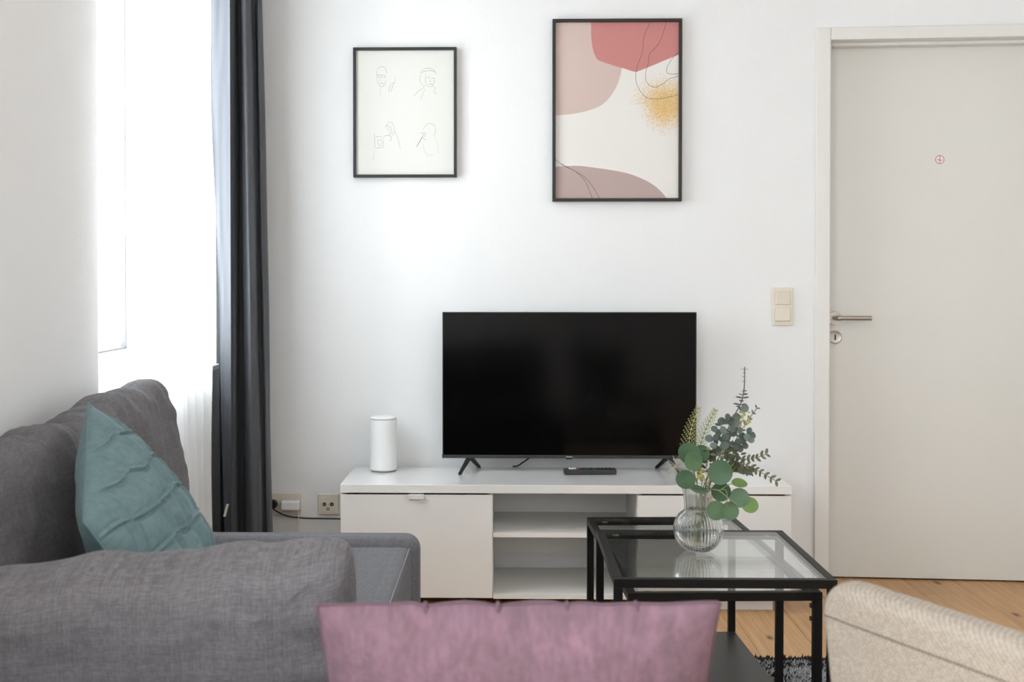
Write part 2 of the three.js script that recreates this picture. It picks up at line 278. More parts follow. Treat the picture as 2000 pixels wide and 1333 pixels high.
// ------------------------------------------------------------------ pictures
function canvasTex(w, h, draw) { const c = document.createElement('canvas'); c.width = w; c.height = h; draw(c.getContext('2d'), w, h); const t = new THREE.CanvasTexture(c); t.colorSpace = THREE.SRGBColorSpace; return t; }
function framed(name, label, x0, x1, y0, y1, bw, tex, frameMat) {
  const w = x1 - x0, h = y1 - y0, g = group(name, label, 'picture', [(x0 + x1) / 2, y0, 0.001]);
  const X = w / 2, D = 0.026;
  const f = part('frame', merge([rbox(-X, X, 0, bw, 0, D, 0.0015), rbox(-X, X, h - bw, h, 0, D, 0.0015), rbox(-X, -X + bw, bw, h - bw, 0, D, 0.0015), rbox(X - bw, X, bw, h - bw, 0, D, 0.0015)]), frameMat, g);
  part('backing', box(-X + bw, X - bw, bw, h - bw, 0.001, 0.012), M.board, g);
  const p = new THREE.PlaneGeometry(w - 2 * bw, h - 2 * bw); p.translate(0, h / 2, 0.0125);
  part('print', p, std({ map: tex, roughness: 0.75 }), g);
  return g;
}
{
  const sketch = canvasTex(760, 960, (x, w, h) => {
    x.fillStyle = '#e2e1dc'; x.fillRect(0, 0, w, h);
    x.lineWidth = 2.2; x.lineCap = 'round';
    const R = rng(3);
    const line = (pts, a = 0.32) => { x.strokeStyle = `rgba(70,68,64,${a * 0.8})`; x.beginPath(); x.moveTo(pts[0][0], pts[0][1]); for (let k = 1; k < pts.length - 1; k++) x.quadraticCurveTo(pts[k][0], pts[k][1], (pts[k][0] + pts[k + 1][0]) / 2, (pts[k][1] + pts[k + 1][1]) / 2); x.lineTo(pts.at(-1)[0], pts.at(-1)[1]); x.stroke(); };
    const jit = (pts, s) => pts.map(([a, b]) => [a + (R() - 0.5) * s, b + (R() - 0.5) * s]);
    for (let k = 0; k < 2; k++) {
      // head with glasses and a raised hand
      line(jit([[165, 150], [175, 128], [205, 122], [232, 138], [240, 172]], 5)); line(jit([[162, 160], [160, 200], [166, 250], [190, 285], [220, 268], [232, 230]], 5));
      line(jit([[170, 188], [195, 184], [204, 200], [180, 208], [170, 192]], 4), 0.45); line(jit([[206, 190], [226, 188], [230, 204], [212, 208]], 4), 0.45);
      line(jit([[192, 210], [184, 232], [196, 236]], 4)); line(jit([[182, 254], [200, 250], [214, 256]], 4), 0.4);
      line(jit([[188, 290], [186, 330], [196, 356]], 5), 0.2); line(jit([[250, 318], [262, 270], [280, 250], [305, 252], [286, 262], [278, 300], [268, 318]], 5)); line(jit([[300, 250], [306, 230], [296, 205]], 5), 0.2);
      // woman with wound hair
      line(jit([[500, 176], [520, 146], [566, 134], [606, 150], [622, 180]], 5)); line(jit([[512, 170], [560, 150], [612, 168]], 5), 0.4); line(jit([[506, 178], [492, 206], [500, 250], [520, 268]], 5), 0.25);
      line(jit([[540, 190], [534, 240], [552, 274], [586, 282], [606, 256], [610, 210]], 5)); line(jit([[556, 212], [572, 208]], 3), 0.5); line(jit([[588, 214], [602, 212]], 3), 0.5); line(jit([[578, 220], [582, 240], [574, 246]], 3), 0.3); line(jit([[566, 262], [582, 258], [594, 264]], 3), 0.45);
      line(jit([[532, 268], [524, 294], [480, 316], [452, 350]], 5)); line(jit([[536, 300], [516, 340], [504, 376]], 5), 0.25); line(jit([[604, 276], [622, 296], [600, 318], [626, 336]], 5), 0.3);
      // figure holding a frame
      line(jit([[142, 640], [146, 700], [142, 756], [200, 748], [216, 744], [206, 660], [150, 668]], 5)); line(jit([[168, 690], [200, 686], [202, 732], [168, 736], [168, 692]], 4)); line(jit([[214, 664], [240, 650], [276, 664], [268, 700]], 5), 0.4);
      for (let q = 0; q < 5; q++) line(jit([[226 + q * 8, 590 + q * 15], [252 + q * 6, 572 + q * 16], [276 + q * 3, 590 + q * 16]], 5), 0.26);
      line(jit([[232, 590], [240, 560], [266, 548], [290, 566], [300, 610], [296, 650]], 5)); line(jit([[300, 620], [324, 680], [344, 750]], 5), 0.26); line(jit([[144, 770], [132, 820], [138, 850]], 5), 0.2);
      // figure with a brush
      line(jit([[520, 610], [540, 570], [580, 560], [612, 580], [620, 630], [600, 660]], 5), 0.26); line(jit([[470, 744], [500, 690], [530, 640]], 4), 0.5); line(jit([[474, 740], [512, 672]], 4), 0.55); line(jit([[500, 640], [528, 624], [544, 650], [516, 676], [540, 690]], 5), 0.36);
      line(jit([[520, 720], [530, 780], [560, 820], [600, 800]], 5), 0.16); line(jit([[610, 660], [634, 720], [640, 790]], 5), 0.16);
    }
  });
  framed('picture_frame', 'thin black frame with faint pencil sketches, above the white cylinder', -0.587, -0.188, 1.572, 2.072, 0.0105, sketch, std({ color: lin(0.02, 0.02, 0.021), roughness: 0.5 }));
  const abstract = canvasTex(970, 1378, (x, w, h) => {
    const R = rng(8), P = (a, b) => [a * w, b * h];
    x.fillStyle = '#e9e5e1'; x.fillRect(0, 0, w, h);
    const blob = (fill, d) => { x.fillStyle = fill; x.beginPath(); x.moveTo(...P(...d[0])); for (let k = 1; k < d.length; k++) { const s = d[k]; if (s.length === 2) x.lineTo(...P(...s)); else x.bezierCurveTo(...P(s[0], s[1]), ...P(s[2], s[3]), ...P(s[4], s[5])); } x.closePath(); x.fill(); };
    blob('#d3bdb5', [[0, 0], [0.6, 0], [0.54, 0.255], [0.52, 0.37, 0.43, 0.45, 0.36, 0.475], [0.26, 0.51, 0.12, 0.525, 0, 0.527]]);
    blob('#c98583', [[0.288, 0], [1, 0], [1, 0.185], [0.87, 0.22, 0.78, 0.25, 0.655, 0.282], [0.6, 0.275, 0.57, 0.262, 0.52, 0.255], [0.45, 0.24, 0.38, 0.225, 0.345, 0.213], [0.29, 0.17, 0.29, 0.08, 0.288, 0]]);
    blob('#b9a49f', [[0, 0.82], [0.07, 0.815, 0.13, 0.812, 0.21, 0.815], [0.42, 0.835, 0.55, 0.845, 0.64, 0.87], [0.78, 0.905, 0.85, 0.945, 0.905, 1], [0, 1]]);
    for (let k = 0; k < 26000; k++) { // gold speckle
      const a = R() * 6.283, r = Math.sqrt(-Math.log(1 - 0.985 * R())) * 0.56, px = 0.90 + 0.27 * r * Math.cos(a) * (Math.sin(a) > 0 && Math.cos(a) < 0 ? 0.75 : 1), py = 0.465 + 0.155 * r * Math.sin(a);
      if (px < 0.60) continue; const s = 1 + 2.6 * R(); x.fillStyle = ['#d9b06a', '#e2bd7c', '#cf9f55', '#ecd3a4'][Math.floor(R() * 4)]; x.fillRect(px * w, py * h, s, s);
    }
    x.strokeStyle = '#4b3b3a'; x.lineWidth = 2.6;
    const curve = (pts) => { const c = new THREE.CatmullRomCurve3(pts.map(([a, b]) => V(a * w, b * h, 0))).getPoints(80); x.beginPath(); c.forEach((p, k) => (k ? x.lineTo(p.x, p.y) : x.moveTo(p.x, p.y))); x.stroke(); };
    curve([[0.77, 0], [0.72, 0.08], [0.705, 0.17], [0.665, 0.25], [0.652, 0.32], [0.68, 0.38], [0.74, 0.427], [0.82, 0.436], [0.92, 0.425], [1, 0.412]]);
    curve([[0.90, 0], [0.86, 0.09], [0.83, 0.13], [0.765, 0.18], [0.755, 0.23], [0.735, 0.28], [0.735, 0.33], [0.77, 0.36], [0.82, 0.367], [0.87, 0.35], [0.93, 0.32], [1, 0.308]]);
    curve([[1, 0.17], [0.955, 0.20], [0.905, 0.26], [0.905, 0.285], [0.94, 0.294], [1, 0.292]]);
    curve([[0, 0.778], [0.07, 0.815], [0.16, 0.845], [0.24, 0.90], [0.30, 1]]); curve([[0.04, 0.80], [0.12, 0.83], [0.24, 0.88], [0.31, 0.94], [0.36, 1]]);
  });
  framed('picture_frame', 'large black frame with a pink and gold abstract print, above the television', 0.181, 0.677, 1.478, 2.178, 0.012, abstract, std({ color: lin(0.014, 0.011, 0.010), roughness: 0.45 }));
}

// ------------------------------------------------------------------ switch and sockets
{
  const s = group('light_switch', 'cream double rocker light switch beside the door casing', 'switch', [1.0675, 1.0, 0]);
  part('plate', rbox(-0.040, 0.040, 0, 0.146, 0, 0.009, 0.0035, 3), M.cream, s);
  for (const y of [0.0185, 0.082]) { const r = new RoundedBoxGeometry(0.057, 0.0505, 0.009, 3, 0.003); r.rotateX(y > 0.05 ? 0.06 : -0.05); r.translate(0, y + 0.024, 0.0105); part('rocker', metric(r), M.cream, s); part('rocker_gap', rbox(-0.0302, 0.0302, y - 0.003, y + 0.051, 0.0085, 0.0094, 0.0004, 1), M.creamDark, s); }
  const k = group('wall_socket', 'cream double power socket low on the wall beside the curtain', 'socket', [-0.863, 0.265, 0]);
  const plate = new THREE.Shape(); const rr = (sh, x0, y0, x1, y1, r) => { sh.moveTo(x0 + r, y0); sh.lineTo(x1 - r, y0); sh.quadraticCurveTo(x1, y0, x1, y0 + r); sh.lineTo(x1, y1 - r); sh.quadraticCurveTo(x1, y1, x1 - r, y1); sh.lineTo(x0 + r, y1); sh.quadraticCurveTo(x0, y1, x0, y1 - r); sh.lineTo(x0, y0 + r); sh.quadraticCurveTo(x0, y0, x0 + r, y0); };
  rr(plate, -0.078, 0, 0.066, 0.08, 0.006);
  for (const x of [-0.038, 0.033]) { const hole = new THREE.Path(); hole.absarc(x, 0.04, 0.0195, 0, Math.PI * 2); plate.holes.push(hole); }
  part('plate', metric(new THREE.ExtrudeGeometry(plate, { depth: 0.018, bevelEnabled: true, bevelSize: 0.002, bevelThickness: 0.002, bevelSegments: 2, curveSegments: 24 })), M.cream, k);
  for (const x of [-0.038, 0.033]) { const g = cyl(0.021, 0.021, 0.002, 24); g.rotateX(Math.PI / 2); g.translate(x, 0.04, 0.003); part('socket_well', g, M.creamDark, k); }
  const pg = group('black_plug', 'black plug in the left well of the double socket', 'plug', [-0.901, 0.305, 0.0045]);
  const pb = cyl(0.0165, 0.0185, 0.036, 28); pb.rotateX(Math.PI / 2); pb.translate(0, 0, 0.018); part('plug_body', pb, M.black, pg);
  part('cord', tube([[0.0, -0.013, 0.03], [0.02, -0.026, 0.034], [0.06, -0.044, 0.03], [0.12, -0.053, 0.02], [0.19, -0.056, 0.014], [0.27, -0.058, 0.012], [0.35, -0.07, 0.011]], 0.0032, 60, 8), M.black, pg, 'thin black cord running along the wall');
  const ch = group('plug_adapter', 'small white adapter in the right well of the double socket', 'adapter', [-0.83, 0.285, 0.0045]);
  part('adapter_pin_base', (() => { const g = cyl(0.0165, 0.0165, 0.02, 24); g.rotateX(Math.PI / 2); g.translate(0, 0.02, 0.01); return g; })(), M.white, ch);
  part('adapter_body', rbox(-0.036, 0.036, 0.001, 0.037, 0.018, 0.052, 0.007, 4), M.whiteSoft, ch);
  part('adapter_cable', tube([[0.028, 0.003, 0.04], [0.03, -0.03, 0.03], [0.024, -0.09, 0.02], [0.02, -0.17, 0.02], [0.0, -0.26, 0.03]], 0.0016, 30, 6), M.white, ch);
  const a = group('antenna_socket', 'cream aerial socket with three round jacks beside the bench', 'socket', [-0.688, 0.263, 0]);
  part('plate', rbox(-0.040, 0.040, 0, 0.08, 0, 0.012, 0.004, 3), M.cream, a);
  part('cover', rbox(-0.029, 0.029, 0.009, 0.069, 0.011, 0.0145, 0.0015, 2), M.cream, a);
  for (const [x, y] of [[-0.0145, 0.041], [0.0145, 0.041], [0, 0.023]]) { const g = cyl(0.0072, 0.0072, 0.004, 24); g.rotateX(Math.PI / 2); g.translate(x, y, 0.0155); const j = part('jack', g, y > 0.03 ? M.black : M.steel, a); const g2 = cyl(0.003, 0.003, 0.0012, 12); g2.rotateX(Math.PI / 2); g2.translate(x, y, 0.018); part('jack_pin', g2, M.steel, j); }
  { const g = cyl(0.002, 0.002, 0.002, 12); g.rotateX(Math.PI / 2); g.translate(0, 0.041, 0.0152); part('screw', g, M.steel, a); }
}

// ------------------------------------------------------------------ low white bench under the television
{
  const b = group('television_bench', 'long white glossy low bench under the television', 'bench', [0.211, 0, 0.016]);
  const X = 0.797, D = 0.392, T = 0.45, dw = 0.54;
  part('top', rbox(-X, X, T - 0.030, T, 0, D, 0.0018, 2), M.gloss, b);
  part('side_panel', box(-X + 0.002, -X + 0.020, 0.047, T - 0.0305, 0, D - 0.022), M.board, b);
  part('side_panel', box(X - 0.020, X - 0.002, 0.047, T - 0.0305, 0, D - 0.022), M.board, b);
  for (const s of [-1, 1]) part('divider', box(Math.min(s * (X - dw - 0.002), s * (X - dw + 0.014)), Math.max(s * (X - dw - 0.002), s * (X - dw + 0.014)), 0.061, T - 0.0305, 0, D - 0.022), M.board, b);
  part('bottom_panel', box(-X + 0.002, X - 0.002, 0.045, 0.061, 0, D - 0.022), M.board, b);
  part('bottom_edge', box(-X + dw + 0.003, X - dw - 0.003, 0.0455, 0.0605, D - 0.0219, D - 0.002), M.board, b);
  part('shelf', box(-X + dw + 0.0025, X - dw - 0.0025, 0.262, 0.279, 0.004, D - 0.012), M.board, b);
  part('back_panel', box(-X + 0.021, X - 0.021, 0.12, T - 0.031, 0.0005, 0.004), M.board, b);
  for (const s of [-1, 1]) {
    const x0 = s < 0 ? -X + 0.001 : X - dw, x1 = s < 0 ? -X + dw : X - 0.001;
    const d = part('door', rbox(x0, x1, 0.047, T - 0.0362, D - 0.0215, D - 0.0035, 0.0012, 2), M.gloss, b);
    const c = (x0 + x1) / 2;
    part('handle', merge([rbox(c - 0.027, c + 0.027, T - 0.0359, T - 0.0342, D - 0.02, D + 0.013, 0.0006, 1), rbox(c - 0.027, c + 0.027, T - 0.049, T - 0.0342, D + 0.0115, D + 0.0135, 0.0006, 1)]), M.white, d);
    const f0 = s < 0 ? -X + 0.055 : X - 0.275; part('foot', box(f0, f0 + 0.22, 0, 0.0445, 0.03, 0.346), M.gloss, b);
  }
}
{
  const r = group('internet_router', 'white upright cylinder standing on the left end of the bench', 'router', [-0.463, 0.45, 0.105]);
  const ring = (pts) => new THREE.LatheGeometry(pts.map(([a, c]) => new THREE.Vector2(a, c)), 64);
  part('base_ring', ring([[0.001, 0], [0.047, 0], [0.0485, 0.004], [0.0485, 0.006]]), M.steel, r, 'thin grey base ring');
  part('body', ring([[0.048, 0.0062], [0.0505, 0.0085], [0.0505, 0.196], [0.0490, 0.1975], [0.001, 0.1975]]), M.whiteSoft, r);
  part('shadow_gap', ring([[0.0465, 0.1976], [0.0465, 0.1992], [0.001, 0.1992]]), M.gasket, r, 'thin dark joint under the lid');
  part('lid', ring([[0.0478, 0.1993], [0.0495, 0.2005], [0.0485, 0.2055], [0.0455, 0.2075], [0.001, 0.2080]]), M.whiteSoft, r);
  part('indicator', merge([0, 1, 2].map((k) => rbox(-0.010 + k * 0.008, -0.006 + k * 0.008, 0.062, 0.066, 0.0497, 0.0508, 0.0004, 1))), M.white, r);
}

// ------------------------------------------------------------------ television, remote, cable
{
  const tv = group('television', 'black flat television on splayed feet, standing on the white bench', 'television', [0.241, 0.45, 0.1]);
  const W = 0.479, y0 = 0.051, y1 = 0.604;
  M.tvShell = std({ color: lin(0.022, 0.023, 0.025), roughness: 0.5 });
  part('back_shell', merge([rbox(-W + 0.001, W - 0.001, y0 + 0.004, y1 - 0.001, -0.014, 0.012, 0.003), rbox(-0.34, 0.34, y0 + 0.03, y0 + 0.33, -0.055, -0.012, 0.012)]), M.tvShell, tv);
  part('bezel', merge([rbox(-W, -W + 0.0035, y0 + 0.012, y1, -0.012, 0.016, 0.001), rbox(W - 0.0035, W, y0 + 0.012, y1, -0.012, 0.016, 0.001), rbox(-W, W, y1 - 0.0035, y1, -0.012, 0.016, 0.001)]), M.tvShell, tv);
  const chin = part('chin', rbox(-W - 0.0015, W + 0.0015, y0, y0 + 0.0125, -0.013, 0.020, 0.002), M.tvShell, tv);
  part('sensor', rbox(-0.012, 0.012, y0 - 0.004, y0 + 0.001, 0.002, 0.014, 0.001), M.tvShell, chin);
  part('screen', box(-W + 0.0034, W - 0.0034, y0 + 0.0124, y1 - 0.0034, 0.0121, 0.0142), std({ color: lin(0.0018, 0.0018, 0.002), roughness: 0.12, specularIntensity: 0.22 }), tv);
  const logo = canvasTex(512, 128, (x, w, h) => { x.fillStyle = '#2b2c2e'; x.fillRect(0, 0, w, h); x.fillStyle = '#e8e8e8'; x.font = 'bold 104px sans-serif'; x.textAlign = 'center'; x.textBaseline = 'middle'; x.fillText('Hisense', w / 2, h / 2 + 4, w - 20); });
  const lg = new THREE.PlaneGeometry(0.031, 0.0078); lg.translate(-0.0, y0 + 0.0066, 0.0203); part('logo', lg, std({ map: logo, roughness: 0.5 }), chin);
  for (const s of [-1, 1]) {
    const ap = [s * 0.376, y0 + 0.004, 0.0];
    const f = part('foot', merge([bar(ap, [s * 0.410, 0.004, 0.092], 0.0095, 0.0065), bar(ap, [s * 0.342, 0.004, -0.076], 0.0095, 0.0065)]), M.tvShell, tv);
    for (const [x, z] of [[0.410, 0.092], [0.342, -0.076]]) { const g = cyl(0.006, 0.0065, 0.004, 14); g.translate(s * x, 0.002, z); part('foot_pad', g, M.black, f); }
  }
  single('television_cable', tube([[0.135, 0.56, 0.08], [0.118, 0.52, 0.076], [0.092, 0.495, 0.066], [0.066, 0.474, 0.05], [0.046, 0.458, 0.03], [0.03, 0.4535, 0.012]], 0.0028, 40, 8), M.black, 'thin black cable hanging below the television onto the bench', 'cable');
  const rm = group('remote_control', 'black remote control with white buttons on the bench', 'remote', [0.316, 0.45, 0.167]);
  rm.rotation.y = THREE.MathUtils.degToRad(3.5);
  part('body', rbox(-0.098, 0.098, 0, 0.021, -0.021, 0.021, 0.006, 4), M.tvShell, rm);
  [[-0.076, '#e9e9e9'], [-0.066, '#f2f2f2'], [-0.056, '#f2f2f2']].forEach(([x, c]) => part('button', rbox(x - 0.0042, x + 0.0042, 0.0203, 0.0225, -0.013, 0.013, 0.0008), M.white, rm));
  part('red_button', rbox(-0.0495, -0.0415, 0.0203, 0.0225, -0.013, 0.013, 0.0008), std({ color: lin(0.55, 0.06, 0.07), roughness: 0.5 }), rm);
  for (let i = 0; i < 8; i++) for (const z of [-0.011, 0, 0.011]) { if (i === 3) continue; part('button', rbox(-0.03 + i * 0.0145, -0.0215 + i * 0.0145, 0.0203, 0.0223, z - 0.003, z + 0.003, 0.0008, 1), M.black, rm); }
}

// ------------------------------------------------------------------ soft things
// a stuffed cushion in its own axes: w along x, h along y, t through z, centre at 0
function stuffed({ w, h, t, n = 72, p = 3, q = 0.6, sag = 0.05, sagX, round = 0, wrinkle = 0.006, freq = 6, seed = 0, belly = 0, front, back, deform, m = n }) {
  const make = (s) => {
    const pos = [], uv = [], idx = [];
    for (let j = 0; j <= m; j++) for (let i = 0; i <= n; i++) {
      const a = -1 + 2 * i / n, b = -1 + 2 * j / m, u = Math.sin(a * Math.PI / 2) * 0.35 + a * 0.65, v = Math.sin(b * Math.PI / 2) * 0.35 + b * 0.65;
      const f = Math.pow(Math.max(0, 1 - Math.pow(Math.abs(u), p)), q) * Math.pow(Math.max(0, 1 - Math.pow(Math.abs(v), p)), q);
      let x = u * w / 2 * (1 - (sagX ?? sag) * (1 - v * v) * u * u), y = v * h / 2 * (1 - sag * (1 - u * u) * v * v);
      x *= 1 - round * Math.pow(u * v, 6); y *= 1 - round * 1.4 * Math.pow(u * v, 6);
      const fold = n3(x * freq + seed, y * freq * 0.7, s * 2 + seed) + 0.5 * n3(x * freq * 2.3 + seed, y * freq * 1.9, s * 3);
      let z = s * (t / 2 * f * (1 - belly * v) + wrinkle * fold * Math.min(1, f * 2));
      const g = s > 0 ? front : back; if (g) z += s * g(x, y, f, u, v);
      let P = [x, y, z]; if (deform) P = deform(...P, u, v);
      pos.push(...P); uv.push(x, y);
    }
    for (let j = 0; j < m; j++) for (let i = 0; i < n; i++) { const a = j * (n + 1) + i, b = a + 1, c = a + n + 1, d = c + 1; s > 0 ? idx.push(a, b, d, a, d, c) : idx.push(a, d, b, a, c, d); }
    const g = new THREE.BufferGeometry(); g.setAttribute('position', new THREE.Float32BufferAttribute(pos, 3)); g.setAttribute('uv', new THREE.Float32BufferAttribute(uv, 2)); g.setIndex(idx); g.computeVertexNormals(); return g;
  };
  return mergeGeometries([make(1), make(-1)]);
}
// seam welt along the rim of a cushion
function rimTube(o, r, k = 160) {
  const pts = [];
  for (let i = 0; i < k; i++) {
    const e = Math.floor(i / (k / 4)), a = -1 + 2 * (i % (k / 4)) / (k / 4); const [u, v] = [[a, -1], [1, a], [-a, 1], [-1, -a]][e];
    const c = Math.pow(u * v, 6) * (o.round || 0); let P = [u * o.w / 2 * (1 - (o.sagX ?? o.sag) * (1 - v * v)) * (1 - c), v * o.h / 2 * (1 - o.sag * (1 - u * u)) * (1 - 1.4 * c), 0]; if (o.deform) P = o.deform(...P, u, v); pts.push(V(...P));
  }
  return new THREE.TubeGeometry(new THREE.CatmullRomCurve3(pts, true, 'catmullrom', 0.2), k * 2, r, 6, true);
}
// sofa: one arm of the corner along the window wall, the other with its back to the camera
{
  const s = group('corner_sofa', 'grey woven corner sofa along the window wall', 'sofa', [-0.67, 0, 2.2]);
  const X0 = -0.41, seatX = 0.417, B = (x0, x1, y0, y1, z0, z1, r) => rbox(x0, x1, y0, y1, z0 - 2.2, z1 - 2.2, r, 4);
  part('base', merge([B(-0.29, seatX - 0.012, 0.06, 0.30, 1.275, 2.36, 0.012), B(X0, 0.95, 0.06, 0.30, 2.361, 3.185, 0.012)]), M.sofa, s);
  const seat = part('seat', (() => { const g = new RoundedBoxGeometry(seatX - 0.0 - (X0 + 0.08), 0.15, 1.00, 8, 0.022); const p = g.attributes.position; for (let i = 0; i < p.count; i++) { const x = p.getX(i), z = p.getZ(i), y = p.getY(i); if (y > 0) p.setY(i, y + 0.010 * (1 - Math.pow(x / 0.38, 2)) * (1 - Math.pow(z / 0.52, 2))); } g.translate((seatX + X0 + 0.08) / 2, 0.381, 1.3985 - 2.2 + 0.495); g.computeVertexNormals(); return metric(g); })(), M.sofa, s);
  part('piping', tube([[seatX - 0.005, 0.452, -0.79], [seatX - 0.005, 0.452, -0.5], [seatX - 0.005, 0.452, -0.1], [seatX - 0.005, 0.452, 0.15]], 0.0022, 30, 6), M.piping, seat, 'pale stitched welt along the front edge');
  part('seat', rbox(X0 + 0.08, 0.95, 0.301, 0.435, 2.39 - 2.2, 3.18 - 2.2, 0.03, 5), M.sofa, s);
  const arm = part('armrest', (() => { const g = new RoundedBoxGeometry(seatX + 0.018 + 0.29, 0.405, 0.118, 8, 0.042); g.translate((seatX + 0.018 - 0.29) / 2, 0.271, 1.332 - 2.2); return metric(g); })(), M.sofa, s, 'low padded end');
  part('backrest', B(X0, X0 + 0.075, 0.30, 0.62, 1.395, 3.185, 0.03), M.sofa, s);
  part('backrest', B(X0, 0.95, 0.06, 0.60, 3.19, 3.32, 0.03), M.sofa, s);
  for (const [x, z] of [[-0.35, 1.32], [0.36, 1.32], [0.89, 2.42], [0.89, 3.26], [-0.35, 3.26]]) { const g = cyl(0.022, 0.018, 0.062, 16); g.translate(x, 0.031, z - 2.2); part('leg', g, M.black, s); }
}
function loose(name, label, o, mat, pos, rot, grp, welt) {
  const g = group(name, label, 'cushion', pos, grp); g.rotation.set(...rot);
  part('cover', stuffed(o), mat, g); if (welt) part('welt', rimTube(o, welt), mat, g);
  return g;
}
const creases = (seed) => (x, y, f, u, v) => { // gathers running in from the seams
  const e = Math.max(Math.abs(u), Math.abs(v)), a = Math.abs(u) > Math.abs(v) ? y : x;
  return 0.007 * f * Math.pow(e, 2) * n2(a * 15 + seed, e * 3 + seed);
};
{
  const base = { h: 0.50, t: 0.17, p: 7, q: 0.42, sag: 0.015, round: 0.07, wrinkle: 0.006, freq: 5, belly: 0.12, n: 110 };
  const lean = 0.15, H = Math.PI / 2;
  // along the window wall
  const mk = (label, o, x, y, z, ry, rx) => { const g = loose('sofa_back_cushion', label, o, M.cushion, [x, y, z], [0, 0, 0], 'grey back cushions of the sofa'); g.rotation.order = 'YXZ'; g.rotation.set(rx, ry, 0); return g; };
  mk('grey back cushion nearest the dark curtain, behind the teal pillow', { ...base, w: 0.70, seed: 3, front: creases(3), back: creases(4), deform: (x, y, z, u, v) => [x, y + (v > 0 ? v * v * (0.016 * u + 0.012 * n2(u * 2.4, 3)) : 0), z] }, -0.937, 0.653, 1.715, H - 0.02, -lean);
  mk('grey back cushion at the left edge of the photo, under the bare wall', { ...base, w: 0.62, seed: 9, front: creases(9), back: creases(10), deform: (x, y, z, u, v) => [x, y + (v > 0 ? v * v * 0.014 * n2(u * 2.6, 8) : 0), z] }, -0.915, 0.630, 2.385, H, -lean);
  // with its back to the camera
  mk('large grey cushion in the foreground with its back to the camera', { ...base, w: 0.76, h: 0.40, t: 0.19, round: 0.04, seed: 15, front: creases(15), back: creases(16), deform: (x, y, z, u, v) => [x, y + (v > 0 ? v * (0.036 * (u - 0.6) + 0.008 * n2(u * 2.1, 5)) : 0), z] }, -0.596, 0.586, 2.80, 0, 0.22);
}
{
  // teal pillow, diamond tucks on the face; it has slumped on to the seat
  const rot = new THREE.Euler(-1.78043, 1.05597, 0.65088, 'XYZ'), pos = V(-0.682, 0.668, 2.315), q = new THREE.Quaternion().setFromEuler(rot), qi = q.clone().invert();
  const S = 0.072, ridge = (x, y) => {
    const wob = 0.008 * n2(x * 7, y * 7), a = x * 0.906 - y * 0.423 + wob, b = x * 0.423 + y * 0.906 - wob;
    const Sb = 0.11, sa = (a / S - Math.round(a / S)) * S, sb = (b / Sb - Math.round(b / Sb)) * Sb, da = Math.abs(sa), db = Math.abs(sb), r = (d, w) => Math.exp(-Math.pow(d / w, 2)), v = (d, w) => r(d - 2.4 * w, 1.1 * w) + 0.5 * r(d + 2.4 * w, 1.1 * w);
    return Math.max(0.0068 * r(da, 0.0028), 0.009 * r(db, 0.004)) - Math.max(0.004 * v(sa, 0.0028), 0.006 * v(sb, 0.004)) + 0.006 * Math.min(1, da / 0.03) * Math.min(1, db / 0.04);
  };
  const o = { w: 0.455, h: 0.455, t: 0.17, n: 270, p: 2.6, q: 0.62, sag: 0.0, wrinkle: 0.004, freq: 7, seed: 30, front: (x, y, f) => ridge(x, y) * Math.min(1, f * 3) + 0.002 * f * n3(x * 22, y * 22, 3),
    deform: (x, y, z) => { const v = V(x, y, z).applyQuaternion(q).add(pos); if (v.y < 0.47) v.y = 0.47 + 0.02 * Math.tanh((v.y - 0.47) * 0.3); v.sub(pos).applyQuaternion(qi); return [v.x, v.y, v.z]; } };
  const g = loose('throw_pillow', 'teal pillow with diamond tucks, propped on the sofa', o, M.teal, pos.toArray(), [0, 0, 0], null, 0.002);
  g.rotation.copy(rot);
}
{
  const knots = [-0.46, -0.1, 0.24, 0.58], at = V(0.016, 0.597, 3.085), tilt = new THREE.Quaternion().setFromEuler(new THREE.Euler(0.36, 0.005, 0.008, 'YXZ')), back = tilt.clone().invert();
  const o = { w: 0.485, h: 0.41, t: 0.14, n: 130, p: 2.8, q: 0.66, sag: 0.008, sagX: 0.05, round: 0.006, wrinkle: 0.004, freq: 6, seed: 44, back: (x, y, f, u, v) => { let z = 0.004 * f * n2(x * 9 + y * 5, y * 4); for (const k of knots) z -= 0.006 * Math.exp(-Math.pow((u - k) / 0.05, 2)) * Math.max(0, v) * Math.max(0, v) * f * 2; return z; },
    deform: (x, y, z, u, v) => { let dy = 0; if (v > 0.5) { dy = 0.002 * n2(u * 3, 1); for (const k of knots) dy -= 0.0015 * Math.exp(-Math.pow((u - k) / 0.04, 2)) * (v - 0.5) * 2; } const P = V(x, y + dy, z).applyQuaternion(tilt).add(at); if (P.y < 0.442) P.y = 0.442 + 0.02 * Math.tanh((P.y - 0.442) * 0.4); P.sub(at).applyQuaternion(back); return [P.x, P.y, P.z]; } };
  const g = group('throw_pillow', 'dusty pink velvet pillow in the foreground, leaning on the sofa back', 'cushion', at.toArray());
  g.quaternion.copy(tilt);
  part('cover', stuffed(o), M.pink, g);
  part('welt', rimTube(o, 0.0022), M.pink, g);
  for (const k of knots) { // tuck ends wrapped over the top seam
    const x = k * 0.2425, y = 0.205 * (1 - 0.008 * (1 - k * k)) - 0.002;
    part('tuck', tube([[x - 0.003, y - 0.034, -0.026], [x, y - 0.010, -0.011], [x + 0.001, y + 0.003, 0.0], [x + 0.002, y - 0.010, 0.011], [x + 0.004, y - 0.034, 0.026]], 0.0027, 24, 8), M.pink, g);
  }
}

